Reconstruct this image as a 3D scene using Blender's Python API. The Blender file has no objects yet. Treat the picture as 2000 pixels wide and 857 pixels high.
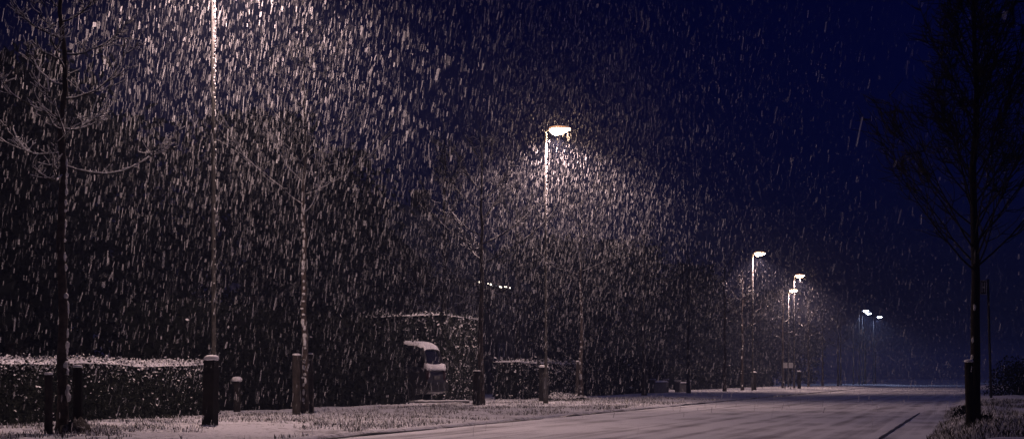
import bpy, math, random
import numpy as np
from mathutils import Vector, Matrix

rnd = random.Random(7)
R = math.radians
scene = bpy.context.scene
COL = scene.collection

# ------------------------------------------------------------------ frame of reference
# The camera looks along +Y.  The street runs along (0.3, 1, 0).
F = 3000.0            # focal length in photo pixels (photo is 2000 wide)
HZ = 738.0            # horizon row
CAM_H = 0.79
ROTZ = -math.atan(0.3)
CR, SR = math.cos(ROTZ), math.sin(ROTZ)

def at(px, d, z=0.0):
    return Vector(((px - 1000.0) / F * d, d, z))

def zof(py, d):
    return CAM_H + (HZ - py) / F * d

def W(u, d, z=0.0):
    return Vector((u + 0.3 * d, d, z))

# ------------------------------------------------------------------ helpers
def mesh_np(name, V, polys, mats, midx=None, smooth=False):
    """V (n,3) array, polys: list of int arrays (k,n_sides)."""
    me = bpy.data.meshes.new(name)
    V = np.asarray(V, dtype=np.float32)
    me.vertices.add(len(V))
    me.vertices.foreach_set('co', V.ravel())
    loops = np.concatenate([np.asarray(p, dtype=np.int32).ravel() for p in polys if len(p)])
    tot = np.concatenate([np.full(len(p), np.asarray(p).shape[1], dtype=np.int32) for p in polys if len(p)])
    start = np.concatenate([[0], np.cumsum(tot)[:-1]]).astype(np.int32)
    me.loops.add(len(loops))
    me.loops.foreach_set('vertex_index', loops)
    me.polygons.add(len(tot))
    me.polygons.foreach_set('loop_start', start)
    me.polygons.foreach_set('loop_total', tot)
    if midx is not None:
        me.polygons.foreach_set('material_index', np.asarray(midx, dtype=np.int32))
    me.polygons.foreach_set('use_smooth', np.full(len(tot), smooth, dtype=bool))
    for m in (mats if isinstance(mats, (list, tuple)) else [mats]):
        me.materials.append(m)
    me.update(calc_edges=True)
    me.validate()
    return me

class MB:
    """collects tubes, boxes, lofts and builds ONE mesh"""
    def __init__(s):
        s.v = []; s.q = []; s.t = []; s.n = 0; s.qm = []; s.tm = []
    def add(s, V, quads=(), tris=(), m=0):
        V = np.asarray(V, dtype=float)
        if len(quads):
            s.q.append(np.asarray(quads, dtype=int) + s.n); s.qm += [m] * len(quads)
        if len(tris):
            s.t.append(np.asarray(tris, dtype=int) + s.n); s.tm += [m] * len(tris)
        s.v.append(V); s.n += len(V)
    def box(s, lo, hi, m=0):
        x0, y0, z0 = lo; x1, y1, z1 = hi
        s.add([(x0,y0,z0),(x1,y0,z0),(x1,y1,z0),(x0,y1,z0),(x0,y0,z1),(x1,y0,z1),(x1,y1,z1),(x0,y1,z1)],
              [(0,3,2,1),(4,5,6,7),(0,1,5,4),(1,2,6,5),(2,3,7,6),(3,0,4,7)], m=m)
    def loft(s, rings, m=0, cap=True, closed=True):
        """rings: list of equal-length point lists"""
        k = len(rings[0]); V = [p for r in rings for p in r]; q = []; t = []
        for i in range(len(rings) - 1):
            for j in range(k if closed else k - 1):
                a = i * k + j; b = i * k + (j + 1) % k
                q.append((a, b, b + k, a + k))
        if cap and closed:
            for base, flip in ((0, True), ((len(rings) - 1) * k, False)):
                c = len(V); V.append(np.mean(np.array(V[base:base + k], dtype=float), axis=0))
                for j in range(k):
                    a, b = base + j, base + (j + 1) % k
                    t.append((b, a, c) if flip else (a, b, c))
        s.add(V, q, t, m)
    def tube(s, pts, rad, n=6, m=0, cap=True):
        pts = [np.asarray(p, dtype=float) for p in pts]
        rings = []
        ref = np.array((0.31, 0.95, 0.05))
        for i, p in enumerate(pts):
            d = (pts[min(i + 1, len(pts) - 1)] - pts[max(i - 1, 0)])
            d = d / (np.linalg.norm(d) + 1e-9)
            a = np.cross(d, ref); la = np.linalg.norm(a)
            if la < 1e-3:
                a = np.cross(d, (1.0, 0, 0)); la = np.linalg.norm(a)
            a /= la; b = np.cross(d, a)
            r = rad[i] if hasattr(rad, '__len__') else rad
            rings.append([p + r * (math.cos(2 * math.pi * j / n) * a + math.sin(2 * math.pi * j / n) * b) for j in range(n)])
        s.loft(rings, m, cap)
    def blob(s, c, r, m=0, nu=8, nv=5, jit=0.12, seed=None):
        g = random.Random(seed if seed is not None else int(abs(c[0]) * 1000 + abs(c[2]) * 77) % 9999)
        rings = []
        for i in range(1, nv):
            th = math.pi * i / nv
            rings.append([(c[0] + r[0] * math.sin(th) * math.cos(2*math.pi*j/nu) * (1 + g.uniform(-jit, jit)),
                           c[1] + r[1] * math.sin(th) * math.sin(2*math.pi*j/nu) * (1 + g.uniform(-jit, jit)),
                           c[2] - r[2] * math.cos(th) * (1 + g.uniform(-jit, jit))) for j in range(nu)])
        s.loft(rings, m, True)
    def build(s, name, mats, parent=None, loc=None, rotz=None, smooth=False):
        polys = []; mi = []
        if s.q: polys.append(np.concatenate(s.q)); mi += s.qm
        if s.t: polys.append(np.concatenate(s.t)); mi += s.tm
        me = mesh_np(name, np.concatenate(s.v), polys, mats, mi, smooth)
        return link(name, me, parent, loc, rotz)

def link(name, data, parent=None, loc=None, rotz=None):
    o = bpy.data.objects.new(name, data)
    COL.objects.link(o)
    if parent is not None: o.parent = parent
    if loc is not None: o.location = loc
    if rotz is not None: o.rotation_euler = (0, 0, rotz)
    return o

def tag(o, label=None, cat=None, group=None, kind=None):
    if label: o['label'] = label
    if cat: o['category'] = cat
    if group: o['group'] = group
    if kind: o['kind'] = kind
    return o

def thing(name, label, cat, loc=(0, 0, 0), rotz=0.0, group=None):
    return tag(link(name, None, None, loc, rotz), label, cat, group)

def copy_tree(o, parent=None):
    c = o.copy(); COL.objects.link(c)
    if parent is not None:
        c.parent = parent
    for ch in list(o.children):
        copy_tree(ch, c)
    return c

# ------------------------------------------------------------------ materials
def mat(name, color, rough=0.7, metal=0.0, noise=None, spec=0.3, bump=None):
    m = bpy.data.materials.new(name); m.use_nodes = True
    nt = m.node_tree; b = nt.nodes['Principled BSDF']
    b.inputs['Base Color'].default_value = (*color, 1)
    b.inputs['Roughness'].default_value = rough
    b.inputs['Metallic'].default_value = metal
    b.inputs['Specular IOR Level'].default_value = spec
    if noise or bump:
        tc = nt.nodes.new('ShaderNodeTexCoord')
    if noise:
        sc_, col2, lo, hi = noise
        n = nt.nodes.new('ShaderNodeTexNoise'); n.inputs['Scale'].default_value = sc_; n.inputs['Detail'].default_value = 6
        nt.links.new(tc.outputs['Object'], n.inputs['Vector'])
        r = nt.nodes.new('ShaderNodeValToRGB')
        r.color_ramp.elements[0].position = lo; r.color_ramp.elements[0].color = (*color, 1)
        r.color_ramp.elements[1].position = hi; r.color_ramp.elements[1].color = (*col2, 1)
        nt.links.new(n.outputs['Fac'], r.inputs['Fac'])
        nt.links.new(r.outputs['Color'], b.inputs['Base Color'])
    if bump:
        n2 = nt.nodes.new('ShaderNodeTexNoise'); n2.inputs['Scale'].default_value = bump[0]; n2.inputs['Detail'].default_value = 8
        nt.links.new(tc.outputs['Object'], n2.inputs['Vector'])
        bp = nt.nodes.new('ShaderNodeBump'); bp.inputs['Strength'].default_value = bump[1]; bp.inputs['Distance'].default_value = bump[2]
        nt.links.new(n2.outputs['Fac'], bp.inputs['Height'])
        nt.links.new(bp.outputs['Normal'], b.inputs['Normal'])
    return m

M_BARK = mat('bark', (0.035, 0.027, 0.024), 0.9, noise=(14, (0.09, 0.07, 0.06), 0.4, 0.7), bump=(40, 0.6, 0.02))
M_TWIG = mat('twig_bark', (0.016, 0.013, 0.012), 0.9)
M_DBARK = mat('dark_bark', (0.014, 0.011, 0.011), 0.95, bump=(40, 0.6, 0.02))
M_SNOW = mat('snow', (0.80, 0.80, 0.83), 0.6, bump=(60, 0.5, 0.01), spec=0.2)
M_WOOD = mat('weathered_wood', (0.026, 0.021, 0.019), 0.95, noise=(9, (0.055, 0.046, 0.042), 0.35, 0.65), bump=(30, 0.5, 0.01))
M_DWOOD = mat('dark_wood', (0.009, 0.0075, 0.007), 0.95, noise=(9, (0.02, 0.017, 0.015), 0.35, 0.65), bump=(30, 0.5, 0.01))
M_LEAF = mat('hedge_leaf', (0.016, 0.02, 0.016), 0.7, spec=.15)
M_DLEAF = mat('dark_evergreen_leaf', (0.007, 0.009, 0.008), 0.8, spec=.08)
M_STEEL = mat('painted_steel', (0.035, 0.033, 0.032), 0.7, 0.0, noise=(20, (0.07, 0.065, 0.06), 0.4, 0.6))
M_HEAD = mat('lamp_housing', (0.16, 0.16, 0.17), 0.5, 0.2)

M_BRICK = mat('dark_brick', (0.035, 0.026, 0.025), 0.9, noise=(6, (0.055, 0.042, 0.038), 0.35, 0.65))
M_ROOF = mat('dark_roof_tile', (0.02, 0.018, 0.02), 0.85, noise=(5, (0.05, 0.045, 0.05), 0.4, 0.7))
M_GLASS = mat('dark_glass', (0.01, 0.01, 0.012), 0.08, spec=0.6)
M_FRAME = mat('window_frame_paint', (0.12, 0.12, 0.13), 0.6)
M_PAINT = mat('dark_car_paint', (0.018, 0.018, 0.024), 0.3, spec=0.5)
M_TYRE = mat('tyre_rubber', (0.015, 0.015, 0.015), 0.9)
M_RIM = mat('wheel_rim', (0.3, 0.3, 0.31), 0.4, 0.6)
M_RED = mat('tail_light_red', (0.03, 0.006, 0.006), 0.3)
M_PLATE = mat('snow_dusted_plate', (0.08, 0.08, 0.08), 0.6)
M_STONE = mat('concrete', (0.12, 0.115, 0.11), 0.9, noise=(12, (0.2, 0.19, 0.18), 0.35, 0.65), bump=(30, 0.4, 0.01))
M_SIGN = mat('sign_pale', (0.35, 0.35, 0.37), 0.5)
M_SIGND = mat('sign_dark', (0.008, 0.008, 0.01), 0.5)
M_WHITE = mat('white_panel', (0.75, 0.75, 0.75), 0.5)
M_WIRE = mat('black_cable', (0.01, 0.01, 0.01), 0.7)

def snow_flake_mat():
    m = bpy.data.materials.new('snowflake'); m.use_nodes = True
    nt = m.node_tree; nt.nodes.clear()
    o = nt.nodes.new('ShaderNodeOutputMaterial')
    d = nt.nodes.new('ShaderNodeBsdfDiffuse'); d.inputs['Color'].default_value = (0.85, 0.85, 0.87, 1)
    t = nt.nodes.new('ShaderNodeBsdfTranslucent'); t.inputs['Color'].default_value = (0.85, 0.85, 0.87, 1)
    mx = nt.nodes.new('ShaderNodeMixShader'); mx.inputs[0].default_value = 0.5
    nt.links.new(d.outputs[0], mx.inputs[1]); nt.links.new(t.outputs[0], mx.inputs[2])
    # mostly transparent: streaks dimmed the way motion blur thins falling flakes
    tp = nt.nodes.new('ShaderNodeBsdfTransparent'); m2 = nt.nodes.new('ShaderNodeMixShader'); pass
    gi = nt.nodes.new('ShaderNodeNewGeometry'); pw = nt.nodes.new('ShaderNodeMath'); pw.operation = 'POWER'; pw.inputs[1].default_value = 2.8
    ma = nt.nodes.new('ShaderNodeMath'); ma.operation = 'MULTIPLY_ADD'; ma.inputs[1].default_value = 0.34; ma.inputs[2].default_value = 0.02
    nt.links.new(gi.outputs['Random Per Island'], pw.inputs[0]); nt.links.new(pw.outputs[0], ma.inputs[0]); nt.links.new(ma.outputs[0], m2.inputs[0])
    nt.links.new(tp.outputs[0], m2.inputs[1]); nt.links.new(mx.outputs[0], m2.inputs[2])
    nt.links.new(m2.outputs[0], o.inputs['Surface'])
    return m
M_FLAKE = snow_flake_mat()

def branch_snow_mat():
    m = snow_flake_mat(); m.name = 'clinging_snow'
    nt = m.node_tree
    mx = [n for n in nt.nodes if n.type == 'MIX_SHADER' and n.inputs[1].links and n.inputs[1].links[0].from_node.type == 'BSDF_DIFFUSE'][0]
    out = [n for n in nt.nodes if n.type == 'OUTPUT_MATERIAL'][0]
    nt.links.new(mx.outputs[0], out.inputs['Surface']); mx.inputs[0].default_value = 0.4
    return m
M_BSNOW = branch_snow_mat()

def emit(name, color, s):
    m = bpy.data.materials.new(name); m.use_nodes = True
    b = m.node_tree.nodes['Principled BSDF']
    b.inputs['Base Color'].default_value = (0.8, 0.8, 0.8, 1)
    b.inputs['Emission Color'].default_value = (*color, 1)
    b.inputs['Emission Strength'].default_value = s
    return m
WARM = (1.0, 0.68, 0.65)
COOL = (0.52, 0.62, 1.0)
M_LENS = emit('lit_lens_warm', (1.0, 0.66, 0.42), 120)
M_HALO = emit('housing_painted_halo_warm', (1.0, 0.48, 0.24), 0.85)  # plain housing given its own glow, painting a halo round the lens
M_HALOC = emit('housing_painted_halo_cool', (0.5, 0.6, 1.0), 0.8)  # same painted halo on the bluish lamps' housings
M_LENSC = emit('lit_lens_cool', (0.7, 0.8, 1.0), 25)
M_BULB = emit('lit_bulb', (1.0, 0.85, 0.7), 5)
M_BULBD = emit('dim_bulb', (0.8, 0.8, 1.0), 0.25)

def ground_mat():
    """trampled snow over short grass"""
    m = bpy.data.materials.new('snowy_ground'); m.use_nodes = True
    nt = m.node_tree; b = nt.nodes['Principled BSDF']; b.inputs['Roughness'].default_value = 0.8
    b.inputs['Specular IOR Level'].default_value = 0.15
    tc = nt.nodes.new('ShaderNodeTexCoord')
    n = nt.nodes.new('ShaderNodeTexNoise'); n.inputs['Scale'].default_value = 9; n.inputs['Detail'].default_value = 9; n.inputs['Roughness'].default_value = 0.7
    n3 = nt.nodes.new('ShaderNodeTexNoise'); n3.inputs['Scale'].default_value = 0.9; n3.inputs['Detail'].default_value = 3
    nt.links.new(tc.outputs['Object'], n.inputs['Vector']); nt.links.new(tc.outputs['Object'], n3.inputs['Vector'])
    ad = nt.nodes.new('ShaderNodeMath'); ad.operation = 'MULTIPLY_ADD'; ad.inputs[1].default_value = 0.45
    nt.links.new(n3.outputs['Fac'], ad.inputs[0]); nt.links.new(n.outputs['Fac'], ad.inputs[2])
    r = nt.nodes.new('ShaderNodeValToRGB'); e = r.color_ramp.elements
    e[0].position = 0.52; e[0].color = (0.10, 0.09, 0.09, 1)
    e[1].position = 0.72; e[1].color = (0.72, 0.72, 0.75, 1)
    nt.links.new(ad.outputs[0], r.inputs['Fac']); nt.links.new(r.outputs['Color'], b.inputs['Base Color'])
    bp = nt.nodes.new('ShaderNodeBump'); bp.inputs['Strength'].default_value = 0.8; bp.inputs['Distance'].default_value = 0.05
    nt.links.new(n.outputs['Fac'], bp.inputs['Height']); nt.links.new(bp.outputs['Normal'], b.inputs['Normal'])
    return m
M_GROUND = ground_mat()

def road_mat():
    """snow on asphalt, pressed into tracks along the road (local Y)"""
    m = bpy.data.materials.new('snowy_road'); m.use_nodes = True
    nt = m.node_tree; b = nt.nodes['Principled BSDF']; b.inputs['Roughness'].default_value = 0.7
    b.inputs['Specular IOR Level'].default_value = 0.2
    tc = nt.nodes.new('ShaderNodeTexCoord')
    def noise(scale3, sc_, det):
        mp = nt.nodes.new('ShaderNodeMapping'); mp.inputs['Scale'].default_value = scale3
        nt.links.new(tc.outputs['Object'], mp.inputs['Vector'])
        n = nt.nodes.new('ShaderNodeTexNoise'); n.inputs['Scale'].default_value = sc_; n.inputs['Detail'].default_value = det
        nt.links.new(mp.outputs['Vector'], n.inputs['Vector']); return n
    a = noise((2.6, 0.03, 1), 1.0, 3)           # long tracks
    c = noise((1.0, 0.35, 1), 1.3, 5)           # patches drifted across
    g = noise((1, 1, 1), 22, 8)                 # grain
    mp2 = nt.nodes.new('ShaderNodeMapping'); mp2.inputs['Rotation'].default_value = (0, 0, R(17)); mp2.inputs['Scale'].default_value = (3.4, 0.05, 1)
    nt.links.new(tc.outputs['Object'], mp2.inputs['Vector'])
    a2 = nt.nodes.new('ShaderNodeTexNoise'); a2.inputs['Scale'].default_value = 1.0; a2.inputs['Detail'].default_value = 4
    nt.links.new(mp2.outputs['Vector'], a2.inputs['Vector'])
    mxx = nt.nodes.new('ShaderNodeMath'); mxx.operation = 'MINIMUM'
    nt.links.new(a.outputs['Fac'], mxx.inputs[0]); nt.links.new(a2.outputs['Fac'], mxx.inputs[1])
    ad = nt.nodes.new('ShaderNodeMath'); ad.operation = 'MULTIPLY_ADD'; ad.inputs[1].default_value = 1.3
    nt.links.new(mxx.outputs[0], ad.inputs[0]); nt.links.new(c.outputs['Fac'], ad.inputs[2])
    ad2 = nt.nodes.new('ShaderNodeMath'); ad2.operation = 'MULTIPLY_ADD'; ad2.inputs[1].default_value = 0.3
    nt.links.new(g.outputs['Fac'], ad2.inputs[0]); nt.links.new(ad.outputs[0], ad2.inputs[2])
    r = nt.nodes.new('ShaderNodeValToRGB'); e = r.color_ramp.elements
    e[0].position = 0.70; e[0].color = (0.30, 0.29, 0.305, 1)
    e[1].position = 1.10; e[1].color = (0.78, 0.78, 0.80, 1)
    mp = nt.nodes.new('ShaderNodeMapRange'); mp.inputs['From Min'].default_value = 0.95; mp.inputs['From Max'].default_value = 1.55
    e[0].position = 0.0; e[1].position = 0.6
    nt.links.new(ad2.outputs[0], mp.inputs['Value'])
    nt.links.new(mp.outputs[0], r.inputs['Fac']); nt.links.new(r.outputs['Color'], b.inputs['Base Color'])
    bp = nt.nodes.new('ShaderNodeBump'); bp.inputs['Strength'].default_value = 0.5; bp.inputs['Distance'].default_value = 0.03
    nt.links.new(ad2.outputs[0], bp.inputs['Height']); nt.links.new(bp.outputs['Normal'], b.inputs['Normal'])
    return m
M_ROAD = road_mat()
M_EARTH = mat('frosted_earth', (0.03, 0.026, 0.024), 0.95, noise=(16, (0.4, 0.4, 0.42), 0.55, 0.72), bump=(30, .8, .03))
M_WET = mat('wet_asphalt', (0.02, 0.02, 0.022), 0.5, noise=(8, (0.06, 0.06, 0.065), 0.4, 0.7))

# ------------------------------------------------------------------ ground, road, kerbs   (built in street axes: local X across, Y along)
_rs = np.random.RandomState(11)
_tab = _rs.rand(256, 256)
def vnoise(x, y):
    xi = np.floor(x).astype(int); yi = np.floor(y).astype(int)
    fx = x - xi; fy = y - yi
    fx = fx * fx * (3 - 2 * fx); fy = fy * fy * (3 - 2 * fy)
    g = lambda a, b: _tab[a % 256, b % 256]
    return (g(xi, yi) * (1 - fx) + g(xi + 1, yi) * fx) * (1 - fy) + (g(xi, yi + 1) * (1 - fx) + g(xi + 1, yi + 1) * fx) * fy
def fbm(x, y, o=3):
    s = 0; a = 1; t = 0
    for i in range(o):
        s = s + a * vnoise(x * 2 ** i + 17 * i, y * 2 ** i + 5 * i); t += a; a *= 0.5
    return s / t
KL = -8.4 * CR        # left kerb, across
KR = -1.2 * CR        # right gutter
def gh(p, q):
    """height of the ground, street axes"""
    p = np.asarray(p, dtype=float); q = np.asarray(q, dtype=float)
    ss = lambda a, b, x: (lambda t: t * t * (3 - 2 * t))(np.clip((x - a) / (b - a), 0, 1))
    left = ss(-0.02, 0.10, KL - p) * 0.05 + ss(0.1, 1.6, KL - p) * (0.03 + 0.10 * (fbm(p * 0.9, q * 0.9) - 0.4) + 0.05 * (fbm(p * 5, q * 5) - 0.5))
    edge = -0.62 + 0.25 * (fbm(q * 0.35, q * 0 + 3) - 0.5)
    right = ss(0, 0.9, p - edge) * (0.22 + 0.12 * (fbm(p * 0.8 + 40, q * 0.8) - 0.4)) + ss(0, 0.4, p - edge) * 0.05 * (fbm(p * 5, q * 5) - 0.5)
    h = left + right
    far = ss(2.2, 4.2, p)
    h = h * (1 - far) + 0.05 * far
    road = (p > KL) & (p < edge)
    return np.where(road, -0.02, h)
def to_pq(v):
    return (v[0] * CR + v[1] * SR, -v[0] * SR + v[1] * CR)
def gz(v):
    p, q = to_pq(v)
    return float(gh(p, q))
def on(v, sink=0.02):
    return Vector((v[0], v[1], gz(v) - sink))

def axis(parts):
    out = []
    for a, b, st in parts:
        out.append(np.arange(a, b, st))
    out = np.concatenate(out + [[parts[-1][1]]]); return out
ps = np.unique(np.round(np.concatenate([axis([(-400, -60, 40), (-60, -20, 4), (-20, -13.5, 0.5), (-13.5, KL - .12, 0.1), (KL - .12, KL + .06, 0.03), (KL + .06, -1.0, 1.0), (-1.0, 4.0, 0.08), (4.0, 10, 1), (10, 60, 5), (60, 400, 40)])]), 4))
qs = np.unique(np.round(axis([(-100, -10, 10), (-10, 14, 1), (14, 45, 0.12), (45, 75, 0.35), (75, 130, 0.8), (130, 260, 4), (260, 1000, 50)]), 4))
PP, QQ = np.meshgrid(ps, qs)
HH = gh(PP, QQ)
V = np.stack([PP.ravel(), QQ.ravel(), HH.ravel()], 1)
npx, nq = len(ps), len(qs)
idx = np.arange(npx * nq).reshape(nq, npx)
quads = np.stack([idx[:-1, :-1].ravel(), idx[:-1, 1:].ravel(), idx[1:, 1:].ravel(), idx[1:, :-1].ravel()], 1)
g = link('ground', mesh_np('ground', V, [quads], M_GROUND, smooth=True), None, (0, 0, 0), ROTZ)
tag(g, 'snow covered grass verges on both sides of the road', None, kind='structure')

rp = axis([(KL + 0.02, -0.5, 0.12)]); rq = np.unique(np.round(axis([(-60, 14, 2), (14, 60, 0.25), (60, 130, 1), (130, 900, 20)]), 3))
PP, QQ = np.meshgrid(rp, rq)
RH = 0.004 + 0.016 * (fbm(PP * 2.3, QQ * 0.07) - 0.5) + 0.008 * (fbm(PP * 1.2, QQ * 0.8) - 0.5)
V = np.stack([PP.ravel(), QQ.ravel(), RH.ravel()], 1)
idx = np.arange(len(rp) * len(rq)).reshape(len(rq), len(rp))
quads = np.stack([idx[:-1, :-1].ravel(), idx[:-1, 1:].ravel(), idx[1:, 1:].ravel(), idx[1:, :-1].ravel()], 1)
o = link('road', mesh_np('road', V, [quads], M_ROAD, smooth=True), None, (0, 0, 0), ROTZ)
tag(o, 'snow covered street running away to the right', None, kind='structure')

# kerb: a dark irregular face left bare between road snow and verge snow
def strip(name, p0, qa, qb, wfun, zfun, m, kind='structure'):
    q = np.arange(qa, qb, 0.12); n = len(q)
    w = wfun(q); z0, z1 = zfun(q)
    A = np.stack([np.full(n, p0) - w, q, z0], 1); B = np.stack([np.full(n, p0) + w, q, z0], 1)
    C = np.stack([np.full(n, p0) - w, q, z1], 1); D = np.stack([np.full(n, p0) + w, q, z1], 1)
    V = np.concatenate([A, B, C, D]); i = np.arange(n - 1)
    qd = np.concatenate([np.stack([i, i + 1, i + 1 + 2 * n, i + 2 * n], 1), np.stack([i + 2 * n, i + 1 + 2 * n, i + 1 + 3 * n, i + 3 * n], 1), np.stack([i + 3 * n, i + 1 + 3 * n, i + 1 + n, i + n], 1)])
    return tag(link(name, mesh_np(name, V, [qd], m), None, (0, 0, 0), ROTZ), None, None, kind=kind)
tag(strip('kerb', KL + 0.05, 12, 110, lambda q: 0.035 + 0.02 * fbm(q * 1.5, q * 0), lambda q: (q * 0 - 0.02, -0.012 + 0.062 * fbm(q * 0.9, q * 0 + 9)), M_WET),
    'dark wet kerb showing between the verge and the road')
tag(strip('gutter', KR, 12, 36, lambda q: np.clip(0.045 * fbm(q * 1.2, q * 0 + 4) * np.clip((36.5 - q) / 6, 0, 1), 0.004, 1), lambda q: (q * 0 - 0.01, q * 0 + 0.018), M_WET),
    'dark wet gutter line along the right edge of the road')

# grass blades and stubble through the snow
def blades(name, spots, label):
    n = len(spots); s = np.asarray(spots)
    rs = np.random.RandomState(3)
    h = rs.uniform(0.015, 0.085, n) * s[:, 2]; az = rs.uniform(0, 6.28, n); w = rs.uniform(0.003, 0.007, n)
    z = gh(s[:, 0], s[:, 1]) - 0.01
    lean = rs.uniform(0.1, 0.9, n) * h; la = rs.uniform(0, 6.28, n)
    ax, ay = np.cos(az) * w, np.sin(az) * w
    v0 = np.stack([s[:, 0] - ax, s[:, 1] - ay, z], 1); v1 = np.stack([s[:, 0] + ax, s[:, 1] + ay, z], 1)
    mx, my = s[:, 0] + np.cos(la) * lean * .4, s[:, 1] + np.sin(la) * lean * .4
    v2 = np.stack([mx + ax * .8, my + ay * .8, z + h * .6], 1); v3 = np.stack([mx - ax * .8, my - ay * .8, z + h * .6], 1)
    v4 = np.stack([s[:, 0] + np.cos(la) * lean, s[:, 1] + np.sin(la) * lean, z + h], 1)
    V = np.stack([v0, v1, v2, v3, v4], 1).reshape(-1, 3)
    i = np.arange(n) * 5
    mi = np.concatenate([(rs.rand(n) < .4).astype(int)] * 2)
    me = mesh_np(name, V, [np.stack([i, i + 1, i + 2, i + 3], 1), np.stack([i + 3, i + 2, i + 4], 1)], [mat('grass_blade', (0.05, 0.05, 0.035), 0.8), M_SNOW], mi)
    return tag(link(name, me, None, (0, 0, 0), ROTZ), label, 'grass', kind='stuff')
sp = []
rs = np.random.RandomState(5)
for k in range(60000):
    p = rs.uniform(-13.6, KL - 0.12); q = 15 + 38 * rs.rand() ** 1.3
    if vnoise(np.array(p * 0.8), np.array(q * 0.8)) * 0.6 + vnoise(np.array(p * 3.1), np.array(q * 3.1)) * 0.4 > 0.47: sp.append((p, q, 1.0))
blades('grass', sp, 'frosted grass stubble sticking through the snow on the left verge')
sp = []
for k in range(36000):
    p = rs.uniform(-0.55, 3.2); q = 15 + 26 * rs.rand() ** 1.2
    if vnoise(np.array(p * 0.9 + 7), np.array(q * 0.9)) > 0.4: sp.append((p, q, 1.2))
blades('grass', sp, 'dark grass stubble sticking through the snow on the right bank')

# ------------------------------------------------------------------ trees
def curve_branch(rng, p0, az, elev0, elev1, L, n=6, wob=0.12):
    pts = [np.array(p0, dtype=float)]; st = L / n
    for i in range(n):
        t = (i + 0.5) / n
        e = elev0 + (elev1 - elev0) * t ** 1.2 + rng.uniform(-wob, wob) * .5
        az += rng.uniform(-wob, wob)
        pts.append(pts[-1] + st * np.array((math.cos(az) * math.cos(e), math.sin(az) * math.cos(e), math.sin(e))))
    return pts

def interp(pts, t):
    f = t * (len(pts) - 1); i = min(int(f), len(pts) - 2); f -= i
    return pts[i] * (1 - f) + pts[i + 1] * f, pts[i + 1] - pts[i]

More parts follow.
